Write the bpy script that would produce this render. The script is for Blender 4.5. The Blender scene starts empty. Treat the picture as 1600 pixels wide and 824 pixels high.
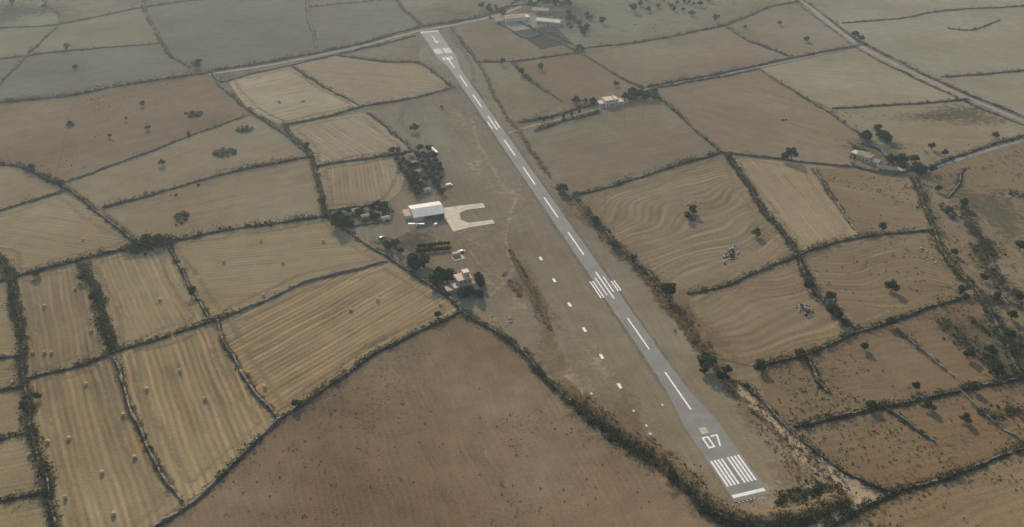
import bpy, bmesh, math, random
import numpy as np
from mathutils import Vector, Matrix
random.seed(7); rng=np.random.default_rng(7)
C=bpy.context.scene.collection
H=290.0; F=1400.0; TH=math.atan(882/1400.0)
def G(x,y):
    dx=(x-800)/F; v=(y-412)/F
    dn=math.sin(TH)+v*math.cos(TH); fw=math.cos(TH)-v*math.sin(TH)
    t=H/dn
    return (dx*t, fw*t)

# ---------------------------------------------------------------- materials
class NT:
    def __init__(s,name):
        s.m=bpy.data.materials.new(name); s.m.use_nodes=True; s.t=s.m.node_tree
        for n in list(s.t.nodes): s.t.nodes.remove(n)
        s.out=s.n('ShaderNodeOutputMaterial')
    def n(s,typ,**k):
        nd=s.t.nodes.new(typ)
        for a,b in k.items(): setattr(nd,a,b)
        return nd
    def l(s,a,b): s.t.links.new(a,b)
    def val(s,inp,v):
        if isinstance(v,(int,float,tuple,list)): inp.default_value=v
        else: s.l(v,inp)
    def math(s,op,a,b=0.0,clamp=False):
        nd=s.n('ShaderNodeMath',operation=op); nd.use_clamp=clamp
        s.val(nd.inputs[0],a); s.val(nd.inputs[1],b); return nd.outputs[0]
    def mix(s,f,a,b,blend='MIX'):
        nd=s.n('ShaderNodeMix',data_type='RGBA',blend_type=blend)
        s.val(nd.inputs[0],f); s.val(nd.inputs[6],a); s.val(nd.inputs[7],b); return nd.outputs[2]
    def noise(s,vec,scale,detail=3,rough=.55):
        nd=s.n('ShaderNodeTexNoise'); nd.inputs['Scale'].default_value=scale
        nd.inputs['Detail'].default_value=detail; nd.inputs['Roughness'].default_value=rough
        s.l(vec,nd.inputs['Vector']); return nd
    def rng(s,v,a,b,c=0.0,d=1.0):
        nd=s.n('ShaderNodeMapRange'); s.val(nd.inputs[0],v)
        nd.inputs[1].default_value=a; nd.inputs[2].default_value=b; nd.inputs[3].default_value=c; nd.inputs[4].default_value=d
        return nd.outputs[0]
def c4(c,k=1.0): return (c[0]*k,c[1]*k,c[2]*k,1)
def warm(c): return (c[0]*1.03,c[1]*.985,c[2]*.90)

def field_mat(name,col,ang=0.0,period=3.0,amp=.25,warp=3.0,spots=.0,alpha=False,var=.25,seed=0.0):
    col=warm(col); swath=warp>10 and amp>.25
    t=NT(name); tc=t.n('ShaderNodeTexCoord')
    mp=t.n('ShaderNodeMapping'); mp.inputs['Location'].default_value=(seed*37.1,seed*13.7,0); t.l(tc.outputs['Object'],mp.inputs[0]); P=mp.outputs[0]
    n1=t.noise(P,.012,3); n2=t.noise(P,.09,4,.6); n3=t.noise(P,.9,3,.75)
    wn=t.noise(P,.012 if swath else .018,2 if not swath else 1); sub=t.n('ShaderNodeVectorMath',operation='SUBTRACT'); t.l(wn.outputs['Color'],sub.inputs[0]); sub.inputs[1].default_value=(.5,.5,.5)
    sc=t.n('ShaderNodeVectorMath',operation='SCALE'); t.l(sub.outputs[0],sc.inputs[0]); sc.inputs['Scale'].default_value=warp*(4 if swath else 2)
    ad=t.n('ShaderNodeVectorMath',operation='ADD'); t.l(P,ad.inputs[0]); t.l(sc.outputs[0],ad.inputs[1])
    rt=t.n('ShaderNodeMapping'); rt.vector_type='POINT'; rt.inputs['Rotation'].default_value=(0,0,-ang); t.l(ad.outputs[0],rt.inputs[0])
    st=t.n('ShaderNodeMapping'); st.inputs['Scale'].default_value=(.012,1.0/period,0); t.l(rt.outputs[0],st.inputs[0])
    sn=t.noise(st.outputs[0],1.0,2,.6)
    wv=t.n('ShaderNodeTexWave',wave_type='BANDS',bands_direction='Y',wave_profile='SIN'); wv.inputs['Scale'].default_value=.314/period
    wv.inputs['Distortion'].default_value=2.2 if swath else 1.8; wv.inputs['Detail'].default_value=1 if swath else 2; wv.inputs['Detail Scale'].default_value=.12 if swath else .25
    t.l(rt.outputs[0],wv.inputs['Vector'])
    s1=t.rng(sn.outputs['Fac'],.3,.7,-1,1); s2=t.rng(wv.outputs['Fac'],0,1,-1,1)
    ss=t.math('ADD',t.math('MULTIPLY',s1,.85 if swath else .7),t.math('MULTIPLY',s2,.4))
    fade=t.rng(t.noise(P,.03,2).outputs['Fac'],.35,.6,.15 if swath else .3,1.0)
    ss=t.math('MULTIPLY',t.math('MULTIPLY',ss,amp),fade)
    v=t.math('ADD',ss,t.math('MULTIPLY',t.rng(n1.outputs['Fac'],.3,.7,-1,1),var))
    v=t.math('ADD',v,t.math('MULTIPLY',t.rng(n2.outputs['Fac'],.3,.7,-1,1),var*.6))
    v=t.math('ADD',v,t.math('MULTIPLY',t.rng(n3.outputs['Fac'],.25,.75,-1,1),.24))
    v=t.math('ADD',v,1.0)
    hv=t.mix(t.rng(n2.outputs['Fac'],.35,.65),c4(col),(col[0]*1.0,col[1]*.93,col[2]*.80,1))
    hv=t.mix(t.rng(n1.outputs['Fac'],.4,.65),hv,(col[0]*.88,col[1]*.92,col[2]*.92,1))
    vm=t.n('ShaderNodeVectorMath',operation='SCALE'); t.l(hv,vm.inputs[0]); t.l(v,vm.inputs['Scale']); cc=vm.outputs[0]
    if spots>0:
        vo=t.noise(P,.5,4,.65); g=t.noise(P,.02,2)
        k=t.math('SUBTRACT',vo.outputs['Fac'],t.rng(g.outputs['Fac'],.35,.65,.70,.54)); k=t.rng(k,0,.09,0,spots)
        cc=t.mix(k,cc,(.12,.09,.05,1))
    b=t.n('ShaderNodeBsdfDiffuse'); t.l(cc,b.inputs[0]); b.inputs[1].default_value=.8
    bp=t.n('ShaderNodeBump'); bp.inputs['Strength'].default_value=.5; bp.inputs['Distance'].default_value=.35
    hh=t.math('ADD',n3.outputs['Fac'],t.math('MULTIPLY',ss,.4 if swath else 1.2)); t.l(hh,bp.inputs['Height']); t.l(bp.outputs[0],b.inputs['Normal'])
    if alpha:
        at=t.n('ShaderNodeAttribute',attribute_name='fade')
        na=t.noise(P,.22,4,.65)
        a=t.math('MULTIPLY',t.math('SUBTRACT',t.math('ADD',at.outputs['Fac'],t.rng(na.outputs['Fac'],.3,.7,-.45,.45)),.25),alpha,True)
        tr=t.n('ShaderNodeBsdfTransparent'); mx=t.n('ShaderNodeMixShader'); t.l(a,mx.inputs[0]); t.l(tr.outputs[0],mx.inputs[1]); t.l(b.outputs[0],mx.inputs[2])
        t.l(mx.outputs[0],t.out.inputs[0])
    else: t.l(b.outputs[0],t.out.inputs[0])
    return t.m

def simple_mat(name,col,rough=.8,nscale=.5,var=.25,metal=0,spec=.3,tint=False,stain=None):
    t=NT(name); tc=t.n('ShaderNodeTexCoord'); n=t.noise(tc.outputs['Object'],nscale,4,.6)
    lo=c4(col,1-var); hi=c4(col,1+var); cc=t.mix(t.rng(n.outputs['Fac'],.3,.7),lo,hi)
    if stain:
        n2=t.noise(tc.outputs['Object'],stain[1],4,.7); cc=t.mix(t.rng(n2.outputs['Fac'],stain[2],stain[2]+.12,0,stain[3]),cc,c4(stain[0]))
    b=t.n('ShaderNodeBsdfPrincipled'); t.l(cc,b.inputs['Base Color']); b.inputs['Roughness'].default_value=rough; b.inputs['Metallic'].default_value=metal
    b.inputs['Specular IOR Level'].default_value=spec
    t.l(b.outputs[0],t.out.inputs[0]); return t.m

def leaf_mat(name,c1,c2):
    t=NT(name); at=t.n('ShaderNodeAttribute',attribute_name='tint'); oi=t.n('ShaderNodeObjectInfo')
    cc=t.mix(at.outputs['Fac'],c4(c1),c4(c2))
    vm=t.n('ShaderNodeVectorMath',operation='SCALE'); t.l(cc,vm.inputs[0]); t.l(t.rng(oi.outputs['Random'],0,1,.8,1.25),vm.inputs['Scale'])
    d=t.n('ShaderNodeBsdfDiffuse'); t.l(vm.outputs[0],d.inputs[0]); tr=t.n('ShaderNodeBsdfTranslucent'); t.l(vm.outputs[0],tr.inputs[0])
    mx=t.n('ShaderNodeMixShader'); mx.inputs[0].default_value=.25; t.l(d.outputs[0],mx.inputs[1]); t.l(tr.outputs[0],mx.inputs[2]); t.l(mx.outputs[0],t.out.inputs[0]); return t.m

M_leaf=leaf_mat('olive_leaves',(.030,.048,.018),(.085,.11,.04))
M_pine=leaf_mat('pine_leaves',(.020,.044,.015),(.055,.092,.028))
M_hedge=leaf_mat('hedge_leaves',(.035,.044,.018),(.11,.105,.047))
M_dry=leaf_mat('dry_scrub',(.13,.09,.045),(.36,.26,.14))
M_bark=simple_mat('bark',(.09,.07,.05),.9,4)
M_stone=simple_mat('dry_stone',(.18,.165,.135),.95,.6,.45)
M_asph=simple_mat('aged_asphalt',(.21,.207,.19),.9,.12,.12,spec=.15,stain=((.30,.27,.22),.05,.54,.5))
M_road=simple_mat('road_surface',(.22,.205,.18),.9,.2,.15,spec=.1)
M_conc=simple_mat('apron_concrete',(.50,.445,.345),.9,.25,.15,stain=((.36,.30,.22),.15,.5,.5))
M_paint=simple_mat('runway_paint',(.78,.78,.75),.7,.8,.12,spec=.1,stain=((.36,.35,.32),.9,.55,.55))
M_board=simple_mat('faded_board',(.55,.53,.48),.8,.8,.15,spec=.1)
M_white=simple_mat('white_render',(.60,.57,.51),.8,.5,.1)
M_cream=simple_mat('cream_render',(.52,.43,.32),.85,.4,.12)
M_roofw=simple_mat('white_sheet_roof',(.52,.52,.50),.6,.3,.12,spec=.15,stain=((.36,.35,.31),.25,.55,.5))
M_tile=simple_mat('clay_tile',(.44,.31,.23),.85,.8,.25)
M_dark=simple_mat('dark_opening',(.02,.02,.022),.4,1,.2)
M_glass=simple_mat('window_glass',(.03,.035,.04),.1,1,.2,spec=.5)
M_bale=simple_mat('straw',(.45,.355,.21),.95,2.5,.3)
M_rock=simple_mat('limestone',(.29,.265,.225),.95,.8,.35)
M_carw=simple_mat('car_paint_white',(.72,.72,.72),.25,1,.03,spec=.5)
M_card=simple_mat('car_paint_dark',(.06,.07,.09),.25,1,.05,spec=.5)
M_carr=simple_mat('car_paint_silver',(.42,.44,.46),.3,1,.05,metal=.4,spec=.5)
M_tyre=simple_mat('tyre',(.02,.02,.02),.9)
M_metal=simple_mat('grey_metal',(.3,.3,.3),.5,1,.1,metal=.5)
M_wood=simple_mat('pole_wood',(.16,.12,.09),.9,3)

# ---------------------------------------------------------------- mesh helpers
def obj(name,me,parent=None,loc=(0,0,0),rot=0,sc=1):
    o=bpy.data.objects.new(name,me); C.objects.link(o); o.location=loc; o.rotation_euler=(0,0,rot)
    o.scale=(sc,sc,sc) if isinstance(sc,(int,float)) else sc
    if parent: o.parent=parent
    return o
def mesh(name,vs,fs,mats,mi=None,smooth=False):
    me=bpy.data.meshes.new(name); me.from_pydata([tuple(map(float,v)) for v in vs],[],fs)
    for m in (mats if isinstance(mats,list) else [mats]): me.materials.append(m)
    if mi is not None: me.polygons.foreach_set('material_index',mi)
    if smooth: me.polygons.foreach_set('use_smooth',[True]*len(me.polygons))
    me.update(); return me
def set_fade(me,vals):
    a=me.attributes.new('fade','FLOAT','POINT'); a.data.foreach_set('value',np.array(vals,dtype=np.float32))
def path(px,step=2.0,wob=.8,world=False,seed=None):
    P=np.array([p if world else G(*p) for p in px],float)
    Q=[P[0]*2-P[1]]+list(P)+[P[-1]*2-P[-2]]; out=[]
    for i in range(1,len(Q)-2):
        p0,p1,p2,p3=Q[i-1],Q[i],Q[i+1],Q[i+2]; L=np.linalg.norm(p2-p1); n=max(1,int(L/step))
        for j in range(n):
            u=j/n; lin=p1*(1-u)+p2*u
            cr=.5*((2*p1)+(-p0+p2)*u+(2*p0-5*p1+4*p2-p3)*u*u+(-p0+3*p1-3*p2+p3)*u**3)
            out.append(lin*.45+cr*.55)
    out.append(P[-1]); A=np.array(out); n=len(A)
    T=np.gradient(A,axis=0); T/=np.linalg.norm(T,axis=1)[:,None]+1e-9; N=np.stack([T[:,1],-T[:,0]],1)
    s=np.arange(n)*step; ph=rng.uniform(0,6.28,4)
    w=wob*(np.sin(s/23+ph[0])+.6*np.sin(s/9.1+ph[1])+.35*np.sin(s/4.3+ph[2]))
    w*=np.minimum(1,np.minimum(np.arange(n),np.arange(n)[::-1])/6)
    return A+N*w[:,None],N
def ribbon(name,px,width,mat,z,wob=.3,world=False,jit=.12,fade=True,step=4.0):
    A,N=path(px,step,wob,world); n=len(A); vs=[];fs=[];fd=[]
    cols=[-1,-.5,0,.5,1] if fade else [-1,1]; k=len(cols)
    for i in range(n):
        w=width*.5*(1+rng.normal(0,jit)*.5)
        for c in cols: 
            p=A[i]+N[i]*c*w; vs.append((p[0],p[1],z)); fd.append((1-abs(c))*(1 if 0<i<n-1 else 0))
    for i in range(n-1):
        for j in range(k-1): fs.append((i*k+j,i*k+j+1,(i+1)*k+j+1,(i+1)*k+j))
    me=mesh(name,vs,fs,mat)
    if fade: set_fade(me,fd)
    if len(me.polygons) and me.polygons[0].normal.z<0: me.flip_normals()
    return obj(name,me)
def bank(px,width,h,mat,name='earth_bank'):
    A,N=path(px,2.5,.6); n=len(A); vs=[];fs=[]; prof=[(-1,-.05),(-.7,.35),(-.4,.85),(0,1),(.4,.85),(.7,.35),(1,-.05)]; k=len(prof)
    for i in range(n):
        e=min(1,min(i,n-1-i)/3)
        for c,z in prof:
            p=A[i]+N[i]*c*width*.5*(1+rng.normal(0,.08)); vs.append((p[0],p[1],.2+(h*z*(1+rng.normal(0,.12)) if z>0 else -.3)*e))
    for i in range(n-1):
        for j in range(k-1): fs.append((i*k+j,i*k+j+1,(i+1)*k+j+1,(i+1)*k+j))
    me=mesh(name,vs,fs,mat)
    if me.polygons[0].normal.z<0: me.flip_normals()
    return obj(name,me)
def blob(name,px,rx,ry,mat,z,rot=0):
    cx,cy=G(*px); vs=[(cx,cy,z)]; fd=[1.0]; fs=[]; n=32
    for r,(q,fv) in enumerate(((.5,.55),(1.0,0.0))):
        for i in range(n):
            a=i/n*2*math.pi; j=1+.25*math.sin(3*a+cx)+.12*math.sin(5*a+cy)
            x=math.cos(a)*rx*q*j; y=math.sin(a)*ry*q*j
            vs.append((cx+x*math.cos(rot)-y*math.sin(rot),cy+x*math.sin(rot)+y*math.cos(rot),z)); fd.append(fv)
    for i in range(n):
        k=(i+1)%n; fs.append((0,1+i,1+k)); fs.append((1+i,1+n+i,1+n+k,1+k))
    me=mesh(name,vs,fs,mat); set_fade(me,fd); return obj(name,me)
def poly(name,px,mat,z,world=False,mid=True):
    P=[p if world else G(*p) for p in px]
    a=sum(P[i][0]*P[(i+1)%len(P)][1]-P[(i+1)%len(P)][0]*P[i][1] for i in range(len(P)))
    if a<0: P=P[::-1]
    me=mesh(name,[(p[0],p[1],z) for p in P],[tuple(range(len(P)))],mat); return obj(name,me)
def leaves(cen,rad,k,leaf):
    n=len(cen); D=rng.normal(size=(n,k,3)); D/=np.linalg.norm(D,axis=2)[:,:,None]
    r=rng.uniform(.35,1.05,size=(n,k,1))**.6; c=cen[:,None,:]+D*r*rad[:,None,:]; c[:,:,2]=np.maximum(c[:,:,2],.08)
    a=rng.normal(size=(n,k,3))+D*.0; a/=np.linalg.norm(a,axis=2)[:,:,None]
    b=np.cross(a,rng.normal(size=(n,k,3))); b/=np.linalg.norm(b,axis=2)[:,:,None]
    s=leaf*rng.uniform(.6,1.3,size=(n,k,1)); a=a*s; b=b*s*.7
    V=np.stack([c-a-b*.4,c+a*.2-b,c+a+b*.3,c-a*.1+b],2).reshape(-1,3)
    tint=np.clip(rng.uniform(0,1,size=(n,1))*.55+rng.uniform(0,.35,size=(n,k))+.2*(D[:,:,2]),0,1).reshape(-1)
    return V,tint
def leafmesh(name,V,tint,mat,extra=None):
    nq=len(V)//4; Fq=np.arange(nq*4)
    me=bpy.data.meshes.new(name)
    ev,ef=(extra if extra else ([],[]))
    me.vertices.add(len(V)+len(ev)); co=np.concatenate([V.reshape(-1),np.array(ev,float).reshape(-1)]); me.vertices.foreach_set('co',co.astype(np.float32))
    starts=list(range(0,nq*4,4))
    L=nq*4; el=[]; es=[]
    for f in ef: es.append(L); L+=len(f); el+= [i+len(V) for i in f]
    allL=np.concatenate([Fq,np.array(el,int)]) if el else Fq
    me.loops.add(len(allL)); me.loops.foreach_set('vertex_index',allL.astype(np.int32))
    me.polygons.add(nq+len(ef)); me.polygons.foreach_set('loop_start',np.array(starts+es,dtype=np.int32))
    me.materials.append(mat); me.materials.append(M_bark)
    me.polygons.foreach_set('material_index',np.array([0]*nq+[1]*len(ef),dtype=np.int32))
    a=me.attributes.new('tint','FLOAT','FACE'); a.data.foreach_set('value',np.concatenate([tint,np.zeros(len(ef))]).astype(np.float32))
    me.update(calc_edges=True); me.validate(); return me
def cyl_between(vs,fs,p,q,r0,r1,n=6):
    p=Vector(p);q=Vector(q); d=(q-p).normalized(); u=d.orthogonal().normalized(); w=d.cross(u); b=len(vs)
    for P,r in ((p,r0),(q,r1)):
        for i in range(n):
            a=i/n*6.2832; vs.append(tuple(P+(u*math.cos(a)+w*math.sin(a))*r))
    for i in range(n): fs.append((b+i,b+(i+1)%n,b+n+(i+1)%n,b+n+i))
def tree_mesh(name,mat,wide=1.0,seed=0):
    random.seed(seed); vs=[];fs=[]
    cyl_between(vs,fs,(0,0,0),(.02,.01,.3),.05,.035); lob=[]
    for i in range(9):
        a=i/9*6.28+random.uniform(-.4,.4); r=random.uniform(.12,.36)*wide; z=random.uniform(.42,.78)
        if i<2: r*=.3; z=.82
        p=(math.cos(a)*r,math.sin(a)*r,z); cyl_between(vs,fs,(.02,.01,.28),p,.025,.008,5); lob.append(p)
    cen=np.array(lob); rad=np.stack([rng.uniform(.15,.26,9)*wide,rng.uniform(.15,.26,9)*wide,rng.uniform(.12,.22,9)],1)
    V,t=leaves(cen,rad,120,.055); return leafmesh(name,V,t,mat,(vs,fs))
TREES=[tree_mesh('tree_mesh_%d'%i,M_leaf if i%3 else M_pine,.95+.12*(i%3),i) for i in range(6)]
def tree(x,y,h=6.0,name='olive_tree',wide=1.0,kind=None):
    gx,gy=G(x,y); me=TREES[random.randrange(6) if kind is None else kind]
    return obj(name,me,loc=(gx,gy,-.05),rot=random.uniform(0,6.28),sc=(h*wide,h*wide*random.uniform(.85,1.1),h))

# ---------------------------------------------------------------- ground and fields
cols={'tan':(.49,.385,.245),'pale':(.57,.465,.31),'gold':(.48,.37,.215),'brown':(.36,.265,.17),'air':(.43,.355,.25),'rust':(.37,.265,.165)}
M_ground=field_mat('ground_soil',(.36,.28,.18),.4,6,.12,8,.35,var=.3)
M_head=field_mat('headland_stubble',(.52,.41,.26),0,3,.05,1,0,alpha=.75)
gs=14000
obj('ground',mesh('ground',[(-gs,-gs,0),(gs,-gs,0),(gs,gs,0),(-gs,gs,0)],[(0,1,2,3)],M_ground))
def wang(a,b):
    p=G(*a);q=G(*b); return math.atan2(q[1]-p[1],q[0]-p[0])
zi=[0.02]; fi=[0]
def field(px,col,d=None,period=3.2,amp=.22,warp=2.0,spots=0,var=.18):
    fi[0]+=1; zi[0]+=.004
    ang=wang(*d) if d else 0
    k=1+random.uniform(-.09,.09); c=cols[col] if isinstance(col,str) else tuple(v*1.5 for v in col)
    m=field_mat('field_surface_%d'%fi[0],tuple(v*k for v in c),ang,period,amp,warp,spots,var=var,seed=fi[0])
    o=poly('field',px,m,zi[0])
    if amp>=.18:
        P=[np.array(v.co[:2]) for v in o.data.vertices]; n=len(P); R=[]
        for i in range(n):
            e1=P[i]-P[i-1]; e2=P[(i+1)%n]-P[i]; e1=e1/np.linalg.norm(e1); e2=e2/np.linalg.norm(e2)
            nn=np.array([-e1[1]-e2[1],e1[0]+e2[0]]); nn/=np.linalg.norm(nn)+1e-6
            R.append(P[i]+nn*8.0)
        R.append(R[0]); ribbon('field_headland',R,5.5,M_head,.19+zi[0]*.04,.5,True,.4)
    return o
# left side
field([(0,165),(150,146),(325,117),(350,140),(388,179),(290,216),(190,253),(100,286),(40,262),(-40,255),(-200,262),(-200,190)],'rust',((0,240),(300,170)),5,.12,6,.4)
field([(100,286),(190,253),(290,216),(388,180),(440,205),(487,243),(400,259),(340,274),(250,299),(160,326)],'tan',((110,300),(380,200)),3.5,.14,3,.1)
field([(160,326),(250,300),(340,275),(400,260),(488,245),(498,290),(506,338),(430,350),(350,362),(230,380)],'tan',((165,330),(480,260)),3.2,.17,2,.15)
field([(355,125),(400,116),(455,104),(510,135),(563,166),(500,184),(440,196),(385,170)],'pale',((440,185),(550,160)),3,.36,1.5)
field([(457,103),(525,87),(600,97),(655,98),(706,137),(650,152),(565,167),(510,135)],'tan',((470,110),(700,130)),4,.14,3)
field([(450,200),(500,186),(572,177),(610,205),(645,237),(560,250),(492,262),(480,235)],'pale',((480,195),(560,245)),3.2,.36,1.5)
field([(495,262),(560,250),(645,238),(625,300),(600,320),(520,330),(505,328),(498,290)],'tan',((520,260),(525,325)),3,.3,1)
field([(-40,258),(40,262),(95,290),(98,299),(50,315),(0,330),(-200,370),(-200,270)],'tan',((0,300),(90,280)),3,.15,3)
field([(-200,372),(0,331),(98,300),(150,332),(212,376),(170,395),(90,415),(20,433),(0,400),(-200,390)],'gold',((0,345),(200,378)),3.2,.24,2)
field([(20,436),(128,414),(145,450),(165,510),(178,550),(110,575),(38,592),(32,500)],'gold',((40,440),(60,585)),3,.28,2)
field([(132,413),(210,388),(262,385),(290,440),(326,497),(260,523),(180,548),(160,480)],'gold',((165,410),(215,530)),3,.28,2)
field([(262,380),(350,362),(430,350),(512,340),(560,375),(605,408),(560,420),(480,440),(375,487),(330,496),(290,440)],'gold',((300,400),(560,380)),3.2,.24,3)
field([(343,500),(375,488),(480,441),(560,421),(606,409),(670,445),(718,485),(650,520),(590,550),(540,590),(490,620),(436,655),(395,610),(360,550)],'gold',((400,600),(640,460)),3.4,.44,2.5)
field([(178,553),(260,526),(340,502),(360,550),(395,610),(432,655),(380,710),(320,768),(285,785),(250,730),(210,650)],'gold',((235,540),(310,770)),3.2,.42,2)
field([(42,594),(110,576),(176,560),(210,650),(250,730),(283,785),(240,824),(180,900),(110,900),(75,770),(55,680)],'gold',((100,600),(160,824)),3.2,.38,2)
for q in ([(-60,440),(18,437),(30,500),(34,556),(-60,570)],[(-60,572),(34,558),(38,604),(-60,622)],[(-60,624),(38,606),(52,675),(-60,694)],[(-60,696),(52,677),(72,768),(-60,792)],[(-60,796),(73,772),(90,850),(-60,900)]):
    field(q,'gold',(q[0],q[1]),3,.17,2,.1)
field([(720,489),(650,521),(590,551),(540,591),(490,621),(440,656),(380,711),(320,770),(240,824),(100,940),(900,1050),(1240,900),(1180,820),(1100,792),(1060,748),(1000,706),(930,656),(850,592),(790,532)],(.235,.168,.108),((640,520),(760,824)),3,.1,8,.7,var=.26)
field([(700,40),(745,98),(800,190),(830,236),(870,290),(930,355),(985,410),(1040,470),(1085,530),(1135,592),(1190,650),(1262,722),(1325,772),(1260,800),(1180,812),(1110,785),(1060,743),(1000,703),(930,653),(850,588),(790,528),(722,484),(680,450),(620,410),(570,380),(525,350),(515,328),(600,322),(628,300),(648,238),(580,176),(650,154),(708,138),(690,120),(655,92),(655,48)],'air',((700,60),(1150,770)),5,.1,5,.25,var=.2)
# top left
field([(-200,120),(0,98),(100,82),(250,68),(265,88),(297,106),(250,120),(130,140),(-200,180)],(.21,.187,.135),((0,120),(280,90)),4,.1,4,.15)
field([(222,0),(240,45),(265,85),(297,106),(328,112),(430,97),(495,80),(476,0),(470,-20),(215,-20)],(.215,.185,.135),((240,20),(460,40)),5,.1,5,.2)
field([(478,-20),(480,12),(495,78),(560,70),(658,44),(640,25),(605,-20)],(.24,.20,.14),((480,30),(640,20)),5,.1,5,.1)
field([(0,45),(90,40),(225,13),(240,45),(250,68),(100,80),(60,84),(0,92),(-100,95),(-100,50)],(.25,.21,.13),((0,60),(230,40)),5,.12,5,.3)
field([(-100,-10),(60,-10),(95,26),(90,38),(0,44),(-100,48)],(.28,.24,.14),((0,20),(80,20)),4,.15,6,.5)
# right
field([(705,40),(790,18),(905,80),(850,92),(775,98),(745,97)],(.26,.195,.13),((720,50),(880,80)),4,.1,4,.2)
field([(747,99),(800,97),(840,135),(880,160),(810,190),(798,188)],(.26,.215,.14),((750,110),(860,165)),3,.15,3,.3)
field([(802,98),(905,83),(960,115),(1005,138),(930,158),(880,162),(840,135)],'brown',((810,110),(950,100)),4,.1,4,.2)
field([(916,88),(1000,68),(1130,42),(1170,65),(1235,92),(1130,115),(1010,138),(960,115)],(.285,.22,.15),((920,100),(1200,80)),4,.1,4,.15)
field([(812,208),(880,190),(935,175),(1020,148),(1060,182),(1100,215),(1128,238),(1040,265),(960,290),(898,306),(870,285)],(.225,.178,.12),((830,210),(1050,170)),4,.14,4,.2)
field([(1023,141),(1130,117),(1188,110),(1250,150),(1300,180),(1347,212),(1328,262),(1230,250),(1128,237),(1060,180)],(.285,.215,.145),((1030,150),(1300,230)),4,.15,7,.1)
field([(1190,108),(1345,74),(1430,115),(1512,156),(1400,165),(1300,170),(1250,148)],(.30,.255,.18),((1200,120),(1500,150)),3.5,.13,4,.1)
field([(1300,171),(1400,166),(1512,157),(1600,190),(1700,200),(1600,212),(1500,243),(1430,270),(1340,212)],(.26,.215,.145),((1310,190),(1590,200)),4,.12,5,.35)
field([(905,308),(960,292),(1040,268),(1127,242),(1165,290),(1200,340),(1245,398),(1150,438),(1076,458),(985,405),(930,350)],(.29,.22,.14),((930,330),(1140,260)),4.5,.36,20,.12)
field([(1142,248),(1230,252),(1270,264),(1300,310),(1340,366),(1245,396),(1200,340)],(.31,.238,.15),((1150,260),(1250,390)),3.5,.2,3,.12)
field([(1272,264),(1330,264),(1420,278),(1455,352),(1400,362),(1343,366),(1300,310)],(.255,.19,.12),((1290,280),(1430,300)),5,.12,8,.5)
field([(1076,462),(1150,441),(1245,401),(1270,450),(1300,490),(1335,517),(1260,550),(1180,574),(1120,560),(1085,520)],(.255,.19,.12),((1100,480),(1280,440)),4.5,.34,17,.25)
field([(1248,400),(1340,371),(1470,361),(1490,420),(1512,460),(1430,490),(1340,517),(1300,490),(1270,450)],(.25,.185,.115),((1260,420),(1480,400)),5,.3,17,.4)
field([(1180,577),(1260,552),(1340,520),(1430,492),(1515,463),(1560,520),(1590,592),(1430,625),(1330,650),(1242,668),(1200,630)],(.23,.163,.097),((1200,600),(1560,540)),5,.15,12,.75)
field([(1245,670),(1330,652),(1430,627),(1600,592),(1700,580),(1700,670),(1600,700),(1500,735),(1390,768),(1320,735)],(.225,.163,.097),((1260,700),(1580,640)),5,.17,10,.75)
field([(1310,816),(1400,772),(1500,737),(1600,702),(1750,660),(1800,900),(1200,1000)],(.22,.163,.10),((1350,820),(1580,740)),4,.17,8,.7)
field([(1425,278),(1500,247),(1600,217),(1750,190),(1750,570),(1600,588),(1560,520),(1530,460),(1490,420),(1455,352)],(.235,.18,.115),((1450,300),(1590,420)),6,.15,14,.7)
field([(1262,0),(1345,68),(1430,112),(1520,153),(1600,185),(1700,180),(1700,-20),(1240,-20)],(.27,.24,.175),((1300,20),(1590,60)),4,.12,4,.2)
field([(1135,38),(1175,63),(1240,90),(1340,68),(1250,5),(1200,12)],(.24,.195,.135),((1150,45),(1330,60)),4,.1,4,.3)
field([(820,10),(905,75),(1000,64),(1128,38),(1195,10),(1230,-20),(830,-20)],(.225,.195,.13),((850,20),(1100,40)),4,.1,4,.5)

M_verge=field_mat('verge_weeds',(.205,.16,.097),0,3,.05,1,.6,alpha=1.4)
M_worn=field_mat('worn_earth',(.58,.48,.34),0,3,.05,1,0,alpha=1.1)
M_track=field_mat('track_earth',(.60,.49,.35),0,3,.05,1,0,alpha=2.6)
M_dustg=field_mat('grey_dust',(.37,.335,.28),0,3,.05,1,0,alpha=1.1)
M_burnt=field_mat('dry_grass_patch',(.40,.285,.165),0,3,.1,1,.4,alpha=1.0)
M_greeny=field_mat('weedy_patch',(.20,.175,.11),0,3,.1,1,.4,alpha=1.1)
M_bank=field_mat('bank_soil',(.26,.19,.12),0,3,.1,1,.7)

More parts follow.
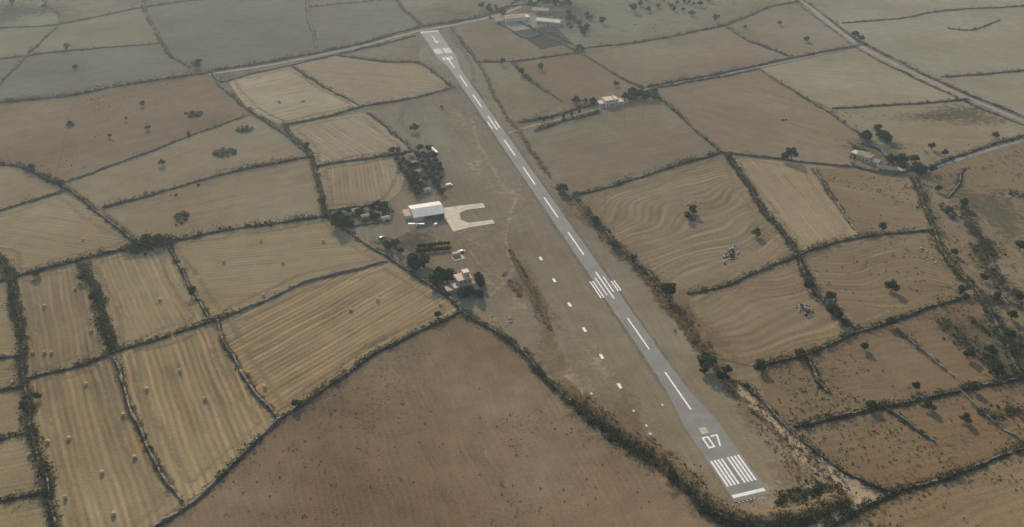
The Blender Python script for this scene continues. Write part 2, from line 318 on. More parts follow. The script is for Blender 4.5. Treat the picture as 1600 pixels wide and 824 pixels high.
def wall(px,h=1.3,w=.9,wob=.8,dens=.6,size=1.3,spread=1.0,verge=6.0,stone=True,mat=None,world=False,k=22):
    if mat is None: dens=dens*1.45+.12; size*=1.13
    A,N=path(px,2.0,wob,world); n=len(A)
    if stone:
        vs=[];fs=[]
        for i in range(n):
            hh=h*(1+rng.normal(0,.2)); ww=w*(1+rng.normal(0,.15))
            for s,zf,wf in ((-1,0,.5),(-1,1,.36),(1,1,.36),(1,0,.5)):
                p=A[i]+N[i]*s*ww*wf; vs.append((p[0]+rng.normal(0,.08),p[1]+rng.normal(0,.08),hh*zf-(.05 if zf==0 else 0)))
        for i in range(n-1):
            if rng.random()<.02: continue
            for j in range(3): fs.append((i*4+j,i*4+j+1,(i+1)*4+j+1,(i+1)*4+j))
        obj('dry_stone_wall',mesh('dry_stone_wall',vs,fs,M_stone))
    if verge: 
        ribbon('verge',A[::4] if len(A)>12 else A[[0,-1]],verge,M_verge,.21+rng.uniform(0,.03),.3,True,.5)
    if dens>0:
        L=n*2.0; m=int(L*dens/1.1); 
        if m<1: return
        t=rng.uniform(0,n-1.01,m); 
        ph=rng.uniform(0,6.28,2); keep=(np.sin(t*2/17+ph[0])+np.sin(t*2/41+ph[1])+rng.normal(0,.7,m))>(.7-2.0*dens)
        t=t[keep]; m=len(t)
        if m<1: return
        i=t.astype(int); c=A[i]+(A[i+1]-A[i])*(t-i)[:,None]+N[i]*rng.normal(0,.65*spread,m)[:,None]
        s=size*np.exp(rng.normal(0,.48,m)); rad=np.stack([s,s,s*.85],1)*.85
        cen=np.concatenate([c,(s*.55)[:,None]],1); V,tn=leaves(cen,rad,k,.36*size**.5)
        obj('hedgerow' if mat is None else 'dry_scrub',leafmesh('hedgerow',V,tn,mat or M_hedge))
W=wall
# --- left upper
W([(-150,178),(0,160),(100,151),(200,133),(330,113)],dens=.8,size=1.5)
W([(222,-15),(225,10),(240,45),(265,85),(297,106)],dens=.5,size=1.2)
W([(-30,165),(0,130),(45,85),(80,50),(97,28),(60,-5)],dens=.25,size=1.1)
W([(-80,98),(0,92),(100,81),(250,68)],dens=.4,size=1.1)
W([(-80,50),(0,45),(90,39),(225,12),(380,-10)],dens=.5,size=1.2)
W([(610,-10),(640,24),(660,42)],dens=.5)
W([(476,-10),(486,40),(495,77)],dens=.0,h=1)
W([(480,12),(560,4),(620,-2)],dens=.3,h=1)
W([(332,112),(350,140),(385,170),(440,205),(475,235),(490,245)],dens=.45,size=1.2)
W([(340,120),(350,128),(400,114),(455,103),(500,92),(560,78),(650,56)],dens=.3,size=1.1)
W([(330,111),(430,96),(560,69),(655,43),(700,36),(780,18),(820,-5)],dens=.7,size=1.5)
W([(100,286),(190,253),(290,216),(388,180)],dens=.3,size=1.1)
W([(160,326),(250,300),(340,275)],dens=.65,size=1.5)
W([(340,275),(400,260),(488,245)],dens=.75,size=1.7)
W([(-80,256),(0,258),(40,262),(95,290)],dens=.9,size=1.9,spread=2)
W([(95,290),(150,330),(212,376),(235,382)],dens=.45,size=1.4)
W([(-80,352),(0,330),(50,315),(98,300)],dens=.5,size=1.3)
W([(20,434),(90,415),(170,395),(212,386)],dens=.85,size=1.6,spread=1.5)
W([(200,392),(235,385),(268,380)],dens=2.2,size=2.4,spread=4,k=32)
W([(262,378),(350,362),(430,350),(512,338)],dens=.85,size=1.7,spread=1.4)
W([(455,103),(480,120),(510,137),(565,167)],dens=.5,size=1.2)
W([(525,87),(600,97),(655,98),(690,122),(706,137)],dens=.5,size=1.2)
W([(440,196),(500,185),(565,168),(650,153),(712,136)],dens=.6,size=1.2)
W([(445,198),(465,220),(490,245)],dens=.6)
W([(490,262),(560,250),(645,238)],dens=.7,size=1.4)
W([(572,175),(610,205),(647,236)],dens=.35,size=1.1)
W([(488,245),(498,290),(505,330),(525,350)],dens=.6,size=1.6)
W([(525,350),(570,380),(620,410),(680,450),(720,485)],dens=.5,size=1.5)
W([(606,409),(560,420),(480,440),(375,487)],dens=.04,h=1.5,w=1.3)
W([(375,487),(345,498),(322,500)],dens=.8,size=1.6)
W([(263,383),(290,440),(326,497)],dens=.45,size=1.4)
W([(-30,385),(0,400),(20,430),(30,500),(36,580),(55,680),(75,770),(90,850)],dens=1.0,size=1.8,spread=1.8)
W([(128,412),(145,450),(165,510),(180,550)],dens=1.4,size=1.9,spread=2.2)
W([(144,440),(160,480),(182,548)],dens=.5,size=1.3,stone=False,verge=4)
W([(40,593),(110,576),(180,550)],dens=.7,size=1.4)
W([(180,550),(260,525),(340,500)],dens=.75,size=1.5)
W([(177,560),(210,650),(250,730),(285,785)],dens=.3,h=1.6,w=1.2,size=1.3)
W([(340,502),(360,550),(395,610),(434,655)],dens=.3,h=1.6,w=1.2,size=1.3)
W([(720,487),(650,520),(590,550),(540,590),(490,620),(438,655)],dens=.7,size=1.6)
W([(438,655),(380,710),(320,770),(240,824),(120,930)],dens=.5,h=1.5,w=1.3,size=1.5)
for q in ([(-60,622),(0,610),(40,605)],[(-60,694),(0,685),(50,675)],[(-60,796),(0,785),(73,770)],[(-60,568),(0,560),(34,556)],[(-60,448),(20,436)]): W(q,dens=.7,size=1.4)
W([(18,440),(22,480),(30,520)],dens=.8,size=1.5,stone=False)
# --- the overgrown bank round the runway's near end
bank([(870,598),(930,648),(1000,698),(1060,738),(1098,778),(1125,796),(1180,812),(1250,803),(1325,774)],11,2.2,M_bank)
W([(720,487),(790,530),(850,590),(900,635)],dens=.9,size=1.5,spread=1.8,verge=9)
W([(895,632),(955,676),(1015,716),(1060,748),(1092,784)],dens=1.7,size=2.0,spread=2.6,verge=20,k=26)
W([(885,605),(945,648),(1010,692),(1055,723),(1098,760)],dens=1.6,size=.9,spread=2.4,verge=0,stone=False,mat=M_dry)
W([(1088,780),(1120,803),(1180,821),(1250,812),(1325,782)],dens=2.0,size=2.1,spread=3.6,verge=20,k=26)
W([(1210,785),(1260,770),(1315,765)],dens=1.3,size=1.5,spread=3.5,stone=False,verge=10)
# --- right upper
W([(1010,137),(1130,114),(1220,95),(1345,70)],dens=.5,size=1.3)
W([(1012,141),(1130,119),(1190,107)],dens=.4,size=1.1)
W([(1240,-15),(1262,6),(1345,66),(1430,110),(1520,151),(1600,184),(1700,225)],dens=.45,size=1.2)
W([(1235,-5),(1335,73),(1425,121),(1515,162),(1600,197)],dens=.2,size=1.1)
W([(745,98),(800,96),(905,83),(915,76),(1000,66),(1130,41),(1200,12),(1250,3)],dens=.5,size=1.2)
W([(705,40),(725,70),(745,98)],dens=.4)
W([(780,20),(840,50),(905,82)],dens=.3)
W([(800,98),(840,135),(880,160)],dens=.6,size=1.4)
W([(912,86),(960,115),(1005,139)],dens=.5,size=1.2)
W([(1018,141),(1060,180),(1100,215),(1130,240)],dens=.55,size=1.3)
W([(835,206),(880,191),(935,176)],dens=.9,size=1.7)
W([(810,192),(860,184),(930,162)],dens=.8,size=1.5)
W([(895,305),(960,290),(1040,265),(1128,238)],dens=.75,size=1.5)
W([(1136,244),(1170,290),(1200,340),(1247,397)],dens=.9,size=1.8,spread=1.7)
W([(1128,238),(1230,250),(1330,262),(1400,270)],dens=.3,size=1.1)
W([(1270,264),(1300,310),(1342,367)],dens=.45,size=1.4)
W([(1076,460),(1150,440),(1247,400),(1340,370),(1460,360)],dens=.65,size=1.5)
W([(1425,275),(1455,352),(1490,420),(1530,460),(1560,520),(1595,590)],dens=.9,size=1.7,spread=3)
W([(1190,110),(1250,150),(1300,180),(1347,212)],dens=.35,size=1.1)
W([(1300,170),(1400,165),(1512,156)],dens=.5,size=1.2)
W([(1428,270),(1500,243),(1600,213),(1700,185)],dens=.6,size=1.4)
W([(1133,40),(1170,65),(1238,90)],dens=.6,size=1.2)
W([(1470,121),(1600,112),(1700,104)],dens=.5,size=1.2)
W([(1315,37),(1400,30),(1470,18),(1600,10)],dens=.4,size=1.1)
W([(1480,45),(1520,48),(1562,32)],dens=.3,size=1.1)
W([(1180,576),(1260,551),(1340,520),(1430,491),(1515,462)],dens=.8,size=1.6)
W([(1242,668),(1330,650),(1430,625),(1520,605),(1600,590),(1700,570)],dens=.9,size=1.6)
W([(1290,826),(1400,771),(1500,736),(1600,701),(1700,670)],dens=.9,size=1.6)
W([(1155,598),(1200,640),(1250,688),(1320,738),(1395,770)],dens=.7,size=1.5)
W([(1247,400),(1270,450),(1300,490),(1340,517)],dens=1.0,size=1.7,spread=2)
W([(1260,560),(1275,590),(1292,615)],dens=.7,size=1.5)
W([(1400,515),(1460,562),(1490,590)],dens=.5)
W([(1500,612),(1540,650),(1600,692)],dens=.3,size=1.4)
W([(1385,640),(1460,692)],dens=.5)
W([(1480,310),(1495,290),(1508,262)],dens=.2,size=1.3)
W([(748,100),(790,180),(830,235),(870,290)],dens=.7,size=1.2,stone=False,mat=M_dry,spread=2)
W([(870,290),(930,355),(985,410),(1040,470),(1085,530),(1130,590)],dens=1.0,size=1.3,stone=False,mat=M_dry,spread=3,verge=12)
W([(895,305),(940,355),(990,408),(1046,466)],dens=.55,size=1.5,spread=1.5)
W([(1130,590),(1190,650),(1262,705),(1325,768)],dens=1.2,size=1.2,stone=False,mat=M_dry,spread=4,verge=12)
W([(1062,480),(1095,540),(1140,585)],dens=1.2,size=1.3,stone=False,mat=M_dry,spread=4,verge=0)
bank([(795,390),(815,425),(840,470),(861,518)],3.4,1.1,M_bank); bank([(797,440),(812,464)],4,1.1,M_bank)
W([(795,390),(815,425),(840,470),(860,517)],dens=1.2,size=.75,stone=False,mat=M_dry,spread=1.0,verge=9)
W([(797,440),(812,464)],dens=1.2,size=.75,stone=False,mat=M_dry,spread=1.0,verge=9)
W([(797,393),(817,428),(842,473),(862,520)],dens=.5,size=.85,stone=False,spread=.7,verge=0)
W([(798,443),(813,466)],dens=.6,size=.8,stone=False,spread=.7,verge=0)
for q in ([(1520,380),(1560,440),(1600,470)],[(1470,500),(1530,560),(1600,600)],[(1530,650),(1600,640)],[(1500,320),(1530,370),(1560,400)],[(1540,470),(1600,480)],[(1520,500),(1600,560)],[(1570,300),(1600,310)]):
    W(q,dens=.9,size=1.5,spread=5,stone=False,verge=12)

# ---------------------------------------------------------------- roads and tracks
ribbon('road',[(325,117),(430,101),(560,74),(655,49),(700,41),(780,24),(850,-5)],4.2,M_road,.26,.2,fade=False,jit=.02)
ribbon('road',[(1225,-20),(1258,6),(1340,70),(1430,116),(1520,157),(1600,190),(1720,240)],5.5,M_road,.26,.2,fade=False,jit=.02)
ribbon('road',[(1440,268),(1500,249),(1600,219),(1720,190)],4,M_road,.26,.2,fade=False,jit=.02)
ribbon('road',[(1005,141),(1130,117),(1220,99),(1340,72)],3,M_road,.265,.2,fade=False,jit=.02)
ribbon('dirt_track',[(790,210),(815,202),(870,188),(935,170),(1000,143)],4.5,M_track,.28,.2)
ribbon('dirt_track',[(700,48),(722,78),(738,105),(738,128),(712,140),(660,152),(632,167),(626,188),(640,210)],6,M_dustg,.29,.2)
ribbon('dirt_track',[(1150,598),(1185,640),(1240,690),(1300,735),(1345,770),(1330,795),(1250,840)],9,M_track,.29,.4)
ribbon('dirt_track',[(1235,700),(1280,735),(1340,772),(1378,776)],13,M_track,.295,.3)
ribbon('dirt_track',[(760,470),(800,420),(790,370),(805,320),(815,285)],9,M_worn,.285,.8)
ribbon('dirt_track',[(715,360),(740,400),(770,430),(800,440)],8,M_worn,.287,.8)
ribbon('dirt_track',[(730,170),(745,215),(770,262),(790,300)],14,M_worn,.283,.8)
ribbon('dirt_track',[(545,365),(590,385),(650,400),(700,390)],5,M_worn,.289,.5)
M_faint=field_mat('faint_wheel_track',(.46,.36,.25),0,3,.05,1,0,alpha=.6)
ribbon('wheel_track',[(640,520),(665,600),(695,700),(722,824)],2.2,M_faint,.284,.05)
ribbon('wheel_track',[(612,530),(640,610),(668,700),(700,790)],1.8,M_faint,.284,.1)
ribbon('wheel_track',[(135,95),(112,170),(88,275)],2,M_faint,.284,.1)
for q in ([(700,300),(740,330),(790,360),(830,350)],[(770,345),(810,330),(835,300)],[(1120,560),(1160,620),(1230,700)]):
    ribbon('wheel_track',q,3.2,M_faint,.286,.6)
for p,rx,ry in (((720,185),26,60),((745,262),22,45),((800,300),30,35),((735,380),30,22),((760,440),20,25),((900,600),14,50),((810,480),12,30),((770,500),18,10),((1190,770),12,16),((930,560),10,40)):
    blob('worn_earth_patch',p,rx,ry,M_worn,.255+random.uniform(0,.004),.25)
for p,rx,ry in (((1100,520),12,38),((1180,640),12,30),((1060,470),10,18),((870,560),10,60),((985,660),10,40),((1230,740),12,12),((900,330),10,30),((830,450),10,50)):
    blob('dry_grass_patch',p,rx,ry,M_burnt,.245+random.uniform(0,.004),.28)
for p,rx,ry in (((560,340),28,14),((640,380),30,20),((1370,235),30,30),((1560,540),30,50),((1550,330),30,60),((880,22),60,40),((20,20),60,60),((1500,180),60,30),((650,275),18,40)):
    blob('weedy_patch',p,rx,ry,M_greeny,.25+random.uniform(0,.004),.1)

# ---------------------------------------------------------------- runway
O=np.array(G(1168,769)); d=np.array([-489.0,1655.0]); d/=np.linalg.norm(d); r=np.array([d[1],-d[0]])
ZR=.33
def RW(s,t): p=O+d*s+r*t; return (p[0],p[1])
prof=[(-4,8.6),(0,8.6),(30,8.6),(44,8.4),(56,7.2),(70,5.4),(90,4.9),(200,4.8),(400,4.7),(545,4.8),(558,6.2),(572,8.6),(590,9.0),(662,9.2)]
vs=[];fs=[]
ss=np.arange(-4,663,3.0)
for s in ss:
    w=np.interp(s,[p[0] for p in prof],[p[1] for p in prof]); w1=w+rng.normal(0,.1); w2=w+rng.normal(0,.1)
    a=RW(s,-w1);b=RW(s,w2); vs+=[(a[0],a[1],ZR),(b[0],b[1],ZR)]
for i in range(len(ss)-1): fs.append((2*i,2*i+1,2*i+3,2*i+2))
obj('runway',mesh('runway',vs,fs,M_asph))
for t in (-5.6,5.6): ribbon('runway_shoulder',[RW(s,t) for s in range(70,550,40)],3.2,M_dustg,.3,.4,True,.5)
mv=[];mf=[]
def mark(s0,s1,t0,t1,sk=0):
    b=len(mv)
    for s,t in ((s0,t0),(s0,t1),(s1,t1),(s1,t0)): p=RW(s,t); mv.append((p[0],p[1],ZR+.012))
    mf.append((b,b+1,b+2,b+3))
def markp(pts):
    b=len(mv)
    for s,t in pts: p=RW(s,t); mv.append((p[0],p[1],ZR+.012))
    mf.append(tuple(range(b,b+len(pts))))
mark(-1.8,0,-7.7,7.7)
for i in range(4):
    for sg in (-1,1):
        c=sg*(1.5+i*1.75); mark(5,21,c-.48,c+.48)
def zero(s,t,w,h,k=.9): 
    mark(s,s+k,t,t+w); mark(s+h-k,s+h,t,t+w); mark(s+k,s+h-k,t,t+k); mark(s+k,s+h-k,t+w-k,t+w)
def seven(s,t,w,h,k=.9):
    mark(s+h-k,s+h,t,t+w); markp([(s,t+w*.25),(s,t+w*.25+k),(s+h-k,t+w),(s+h-k,t+w-k)])
def two(s,t,w,h,k=.9):
    m=(h-k)/2; mark(s,s+k,t,t+w); mark(s+m,s+m+k,t,t+w); mark(s+h-k,s+h,t,t+w); mark(s+k,s+m,t,t+k); mark(s+m+k,s+h-k,t+w-k,t+w)
zero(28.5,-4.0,3.5,7.5); seven(28.5,.5,3.6,7.5)
for n in range(11):
    s=55+49.3*n
    if s<560: mark(s,s+29.5,-.45,.45)
for t in (-6.9,-5.2): mark(156,174,t-.42,t+.42)
for t in (-2.6,): mark(158,177,t-.36,t+.36)
for t in (2.4,): mark(160,177,t-.36,t+.36)
for t in (5.3,6.9): mark(160,171,t-.42,t+.42)
mark(404,418,-3.6,-2.8); mark(404,418,2.6,3.4)
for i in range(4):
    for sg in (-1,1): c=sg*(1.9+i*1.8); mark(590,605,c-.36,c+.36)
zero(571,-4.4,3.6,8,.8); two(571,.8,3.6,8,.8)
mark(659,660.5,-8.8,8.8); mark(655,659,-8.8,-8.2); mark(655,659,8.2,8.8)
mark(628,644,-.4,.4); markp([(622,0),(628,-2.4),(629.5,-2.2),(624.6,0)]); markp([(622,0),(624.6,0),(629.5,2.2),(628,2.4)])
obj('runway_markings',mesh('runway_markings',mv,mf,M_paint))
poly('asphalt_patch',[RW(38,-2.6),RW(38,.8),RW(42,1),RW(42,-2.4)],M_conc,ZR+.008,world=True)
poly('apron',[(690,326),(712,323),(755,318),(758,325),(728,329),(718,334),(720,344),(732,349),(770,344),(773,350),(735,356),(708,363),(702,352),(694,340)],M_conc,.31)

# ---------------------------------------------------------------- object builders
def box(parent,name,x,y,z,sx,sy,sz,mat,rot=0,bev=0):
    bm=bmesh.new(); bmesh.ops.create_cube(bm,size=1); bmesh.ops.scale(bm,vec=(sx,sy,sz),verts=bm.verts)
    if bev: bmesh.ops.bevel(bm,geom=bm.edges[:],offset=bev,segments=2,affect='EDGES')
    me=bpy.data.meshes.new(name); bm.to_mesh(me); bm.free(); me.materials.append(mat)
    return obj(name,me,parent,(x,y,z+sz/2),rot)
def gable(parent,name,x,y,z,sx,sy,h,mat,ov=.4,th=.18,ridge='x'):
    a=sx/2+ov;b=sy/2+ov
    if ridge=='x': P=[(-a,-b,0),(a,-b,0),(a,b,0),(-a,b,0),(-a,0,h),(a,0,h)]; f=[(0,1,5,4),(2,3,4,5),(0,4,3),(1,2,5),(0,3,2,1)]
    else: P=[(-a,-b,0),(a,-b,0),(a,b,0),(-a,b,0),(0,-b,h),(0,b,h)]; f=[(0,4,5,3),(1,2,5,4),(0,1,4),(2,3,5),(0,3,2,1)]
    return obj(name,mesh(name,P,f,mat),parent,(x,y,z))
def empty(name,px,rot=0,off=(0,0)):
    g=G(*px); o=bpy.data.objects.new(name,None); C.objects.link(o); o.location=(g[0]+off[0],g[1]+off[1],0); o.rotation_euler=(0,0,rot); return o
def windows(e,sx,sy,z,n,side,w=1.0,h=1.3,cx=0,cy=0,door=False):
    for i in range(n):
        u=(i+.5)/n-.5
        for sg in side:
            if sg in('F','B'):
                yy=cy+(-sy/2 if sg=='F' else sy/2); box(e,'window',cx+u*sx*.9,yy,z,w,.12,h,M_glass); box(e,'window_sill',cx+u*sx*.9,yy,z-.14,w+.3,.3,.12,M_white)
            else:
                xx=cx+(-sx/2 if sg=='L' else sx/2); box(e,'window',xx,cy+u*sy*.9,z,.12,w,h,M_glass); box(e,'window_sill',xx,cy+u*sy*.9,z-.14,.3,w+.3,.12,M_white)

# hangar
a=wang((642,323),(688,316))
e=empty('aircraft_hangar',(667,336),a)
Lx=20;Ly=16
box(e,'back_wall',0,Ly/2,0,Lx,.3,4.2,M_white); box(e,'left_wall',-Lx/2,0,0,.3,Ly-.4,4.2,M_white); box(e,'right_wall',Lx/2,0,0,.3,Ly-.4,4.2,M_white)
box(e,'lintel',0,-Ly/2,3.5,Lx,.3,.7,M_white)
for i in range(4): box(e,'post',-Lx/2+.3+i*(Lx-.6)/3,-Ly/2,0,.35,.28,3.48,M_metal)
box(e,'sliding_door',-Lx*.33,-Ly/2+.5,0,Lx*.3,.12,3.45,M_roofw)
box(e,'floor',0,0,.335,Lx-.4,Ly-.4,.05,M_conc)
gable(e,'roof',0,0,4.22,Lx,Ly,1.9,M_roofw,.6,ridge='x')
for i in range(9): 
    for s in(-1,1):
        o=box(e,'roof_seam',-Lx/2+.5+i*(Lx-1)/8,s*Ly/4,5.2,.12,Ly/2+.6,.1,M_metal); o.rotation_euler=(-s*math.atan2(1.9,Ly/2+.6),0,0)
box(e,'lean_to',-Lx/2-2.6,2,0,4.8,9,2.8,M_white); box(e,'lean_to_roof',-Lx/2-2.6,2,2.81,5.2,9.5,.15,M_tile)

def aircraft(px,rot):
    e=empty('light_aircraft',px,rot)
    secs=[(-3.9,.06,1.25),(-2.4,.28,1.2),(-.6,.55,1.25),(.8,.6,1.2),(2.0,.5,1.1),(2.9,.32,1.05),(3.15,.05,1.05)]
    vs=[];fs=[];k=10
    for x,rr,z in secs:
        for i in range(k): q=i/k*6.283; vs.append((x,math.cos(q)*rr,z+math.sin(q)*rr*1.1))
    for i in range(len(secs)-1):
        for j in range(k): fs.append((i*k+j,i*k+(j+1)%k,(i+1)*k+(j+1)%k,(i+1)*k+j))
    obj('fuselage',mesh('fuselage',vs,fs,M_carw,smooth=True),e)
    box(e,'wing',.5,0,1.85,1.5,10.4,.16,M_carw,bev=.05); box(e,'tailplane',-3.5,0,1.3,.85,3.2,.08,M_carw,bev=.03)
    obj('fin',mesh('fin',[(-3.0,.04,1.3),(-3.9,.04,1.3),(-4.1,.04,2.5),(-3.6,.04,2.5),(-3.0,-.04,1.3),(-3.9,-.04,1.3),(-4.1,-.04,2.5),(-3.6,-.04,2.5)],[(0,1,2,3),(7,6,5,4),(0,3,7,4),(1,5,6,2),(3,2,6,7)],M_carw),e)
    box(e,'windscreen',1.1,0,1.45,.9,1.0,.38,M_glass,bev=.08); box(e,'propeller',3.2,0,.15,.06,.14,1.8,M_dark)
    for x,y in ((.1,-1.0),(.1,1.0),(2.3,0)):
        vs=[];fs=[]; cyl_between(vs,fs,(x,y-.1,.28),(x,y+.1,.28),.27,.27,12); fs+= [tuple(range(11,-1,-1)),tuple(range(12,24))]; obj('wheel',mesh('wheel',vs,fs,M_tyre),e)
        box(e,'gear_leg',x,y*.6,.3,.08,.08+abs(y)*.8,.55,M_metal)
aircraft((651,353),a-1.9); aircraft((678,238),.5)
def car(px,rot,mat,van=False,name='parked_car'):
    e=empty(name,px,rot); L=5.0 if van else 4.3; Wd=1.9 if van else 1.75; h=1.95 if van else 1.45
    pr=[(-L/2,.35),(-L/2,.85 if not van else h*.9),(-L/2+.35,.95 if not van else h),( -L/2+.9,h),(L*.12 if not van else L*.26,h),(L*.27 if not van else L*.36,.98),(L/2-.15,.85),(L/2,.6),(L/2,.35)]
    vs=[];fs=[]; k=len(pr)
    for y,ins in ((-Wd/2,0),(Wd/2,0)):
        for x,z in pr: vs.append((x,y*(1 if z<1 else .86),z))
    fs=[tuple(range(k))[::-1],tuple(range(k,2*k))]+[(i,(i+1)%k,k+(i+1)%k,k+i) for i in range(k)]
    obj('body',mesh('body',vs,fs,mat),e)
    for s in(-1,1): box(e,'side_window',-L*.08,s*Wd*.455,1.0,L*.42,.06,.33 if not van else .5,M_glass)
    o=box(e,'windscreen',L*.2 if not van else L*.32,0,1.05,.06,Wd*.78,.42,M_glass); o.rotation_euler=(0,-.7,0)
    for x in (-L*.3,L*.32):
        for s in(-1,1):
            vs=[];fs=[]; cyl_between(vs,fs,(x,s*Wd*.5-.1,.32),(x,s*Wd*.5+.1,.32),.32,.32,12); fs+= [tuple(range(11,-1,-1)),tuple(range(12,24))]; obj('wheel',mesh('wheel',vs,fs,M_tyre),e)
car((702,291),.4,M_carw,True,'parked_van'); car((681,352),1.2,M_carw); car((688,344),1.4,M_card); car((722,394),.3,M_carr); car((596,373),.9,M_card)

a=wang((703,445),(738,436)); e=empty('cream_house',(722,449),a)
box(e,'ground_floor',0,0,0,13,10,3.3,M_cream); box(e,'terrace_slab',0,0,3.301,13.5,10.5,.2,M_cream)
box(e,'upper_floor',1.2,1.2,3.502,8.5,7.2,3.0,M_cream); box(e,'upper_roof_slab',1.2,1.2,6.503,9,7.7,.2,M_cream)
box(e,'stair_tower',3.4,2.5,6.704,3.6,3.6,2.2,M_cream); box(e,'tower_cap',3.4,2.5,8.905,3.9,3.9,.16,M_white)
for (x,y,sx,sy) in ((0,-5.1,13.3,.2),(-6.6,-.1,.2,9.8),(6.6,-.1,.2,9.8)): box(e,'parapet',x,y,3.502,sx,sy,.8,M_cream)
windows(e,13,10,1.1,4,'F'); windows(e,13,10,1.1,3,'LR'); windows(e,8.5,7.2,4.5,3,'F',cx=1.2,cy=1.2); windows(e,8.5,7.2,4.5,2,'LR',cx=1.2,cy=1.2)
box(e,'door',-.1,-5.0,.05,1.1,.2,2.2,M_wood); box(e,'porch',-8.6,-1,0,4,6,2.6,M_cream); box(e,'porch_roof',-8.6,-1,2.601,4.4,6.4,.15,M_tile)
e=empty('pool_terrace',(716,404),a); box(e,'paving',0,0,.27,7,5,.15,M_conc); box(e,'pool_house',0,3.2,.2,5,1.6,2.3,M_cream); box(e,'basin_edge',0,0,.422,4.4,2.4,.06,M_rock)
for i,p in enumerate([(641,246),(646,258),(652,272),(660,287),(667,300),(590,338),(571,342),(603,345),(556,333)]):
    e=empty('garden_hut',p,.3+i*.02); box(e,'walls',0,0,0,5.0,3.2,2.4,M_cream); gable(e,'roof',0,0,2.41,5.0,3.2,.8,M_conc if i%3 else M_tile,.3); box(e,'door',0,-1.61,.02,.9,.1,1.9,M_wood); windows(e,5.0,3.2,1.0,2,'LR',.6,.7)
for q in ([(515,330),(560,322),(605,318)],[(530,356),(575,352),(608,346)],[(560,322),(575,352)],[(605,318),(612,346)]): W(q,dens=.5,size=1.1,verge=3,h=1.1,w=.6)
def farmhouse(name,px,rot,parts,roof=M_tile,wall_m=M_white):
    e=empty(name,px,rot)
    for i,(x,y,sx,sy,h,flat) in enumerate(parts):
        box(e,'walls_%d'%i,x,y,0,sx,sy,h,wall_m)
        if flat: box(e,'flat_roof_%d'%i,x,y,h+.002,sx+.4,sy+.4,.2,M_cream)
        else: gable(e,'roof_%d'%i,x,y,h+.003,sx,sy,1.6,roof)
        windows(e,sx,sy,1.1,max(2,int(sx/3)),'F',cx=x,cy=y); windows(e,sx,sy,1.1,2,'LR',cx=x,cy=y)
        if h>4.5: windows(e,sx,sy,4.0,max(2,int(sx/3)),'F',cx=x,cy=y)
    box(e,'door',parts[0][0]+.2,parts[0][1]-parts[0][3]/2,.02,1.1,.16,2.1,M_wood); box(e,'chimney',parts[0][0]+2,parts[0][1]+1,parts[0][4]+.5,.8,.8,2,wall_m)
farmhouse('white_farmhouse',(953,164),.35,[(0,0,12,8,5.8,True),(-8.3,1,4.4,7,3.2,True),(8.5,-1,4.8,6,3.1,True)],wall_m=M_white)
farmhouse('farmstead',(803,34),.3,[(0,0,22,11,5.5,False),(-16,2,9.8,9,3.5,False),(14.6,5,6.8,9,3.2,True)],wall_m=M_white)
farmhouse('barn',(858,38),-.35,[(0,0,26,10,4.2,False)],roof=M_roofw,wall_m=M_cream)
farmhouse('barn',(845,20),-.2,[(0,0,18,9,4,False)],roof=M_tile,wall_m=M_cream)
farmhouse('stone_farmhouse',(1352,250),-.9,[(0,0,11,7,4.2,False),(9,-1,6.8,6,3.2,False),(-8.5,0,5.8,6,3.0,True)],roof=M_rock,wall_m=M_cream)
farmhouse('stone_farmhouse',(1385,268),-.3,[(0,0,13,6,3.2,False),(9.5,1,5.8,5,2.8,True)],roof=M_rock,wall_m=M_rock)
for q in ([(1330,232),(1340,262),(1400,275),(1430,262)],[(1345,225),(1375,235),(1400,262)],[(765,28),(820,60),(860,52),(895,70)],[(745,30),(790,12),(830,8)]): W(q,dens=.3,size=1.2,verge=3,h=1.8)
poly('paddock_yard',[(803,48),(868,42),(895,68),(845,78)],field_mat('yard_soil',(.15,.13,.10),0,3,.1,2,.2),.27)
poly('farm_yard',[(770,26),(835,20),(850,42),(800,50)],field_mat('yard_gravel',(.50,.43,.34),0,3,.05,2,0),.272)
def pole(px,h=9):
    e=empty('utility_pole',px,.4); vs=[];fs=[]; cyl_between(vs,fs,(0,0,0),(0,0,h),.2,.13,8); fs.append(tuple(range(8,16))); obj('mast',mesh('mast',vs,fs,M_wood),e)
    box(e,'crossarm',0,0,h-.6,2.2,.14,.16,M_wood)
    for x in(-.95,0,.95): box(e,'insulator',x,0,h-.43 if x else h,.12,.12,.28,M_dark)
for p in ((975,196),(1004,186),(720,12),(770,515),(945,320),(108,195),(850,60)): pole(p)
def marker(px,l=4.2,w=1.6,rot=None,mat=None):
    e=empty('runway_side_marker',px,math.atan2(d[1],d[0]) if rot is None else rot); box(e,'panel',0,0,.27,l,w,.1,mat or M_paint,bev=.03)
    for x in(-l*.4,l*.4): box(e,'peg',x,0,.371,.12,.12,.12,M_metal)
for p in ((845,405),(866,439),(890,477),(913,516),(940,558),(968,604)): marker(p)
for p in ((1010,666),(1016,679),(1035,634),(990,643),(924,616),(770,508)): marker(p,1.7,1.1,mat=M_board)
for i in range(5): marker((1155+i*6,786-i*1.6),.9,.6,0,M_board)
e=empty('windsock',(706,245),.3); vs=[];fs=[]; cyl_between(vs,fs,(0,0,0),(0,0,6),.1,.06,8); obj('mast',mesh('mast',vs,fs,M_metal),e)
vs=[];fs=[]; cyl_between(vs,fs,(0,0,5.8),(2.4,0,5.2),.4,.18,10); obj('sock',mesh('sock',vs,fs,simple_mat('sock_fabric',(.7,.25,.06),.9)),e)

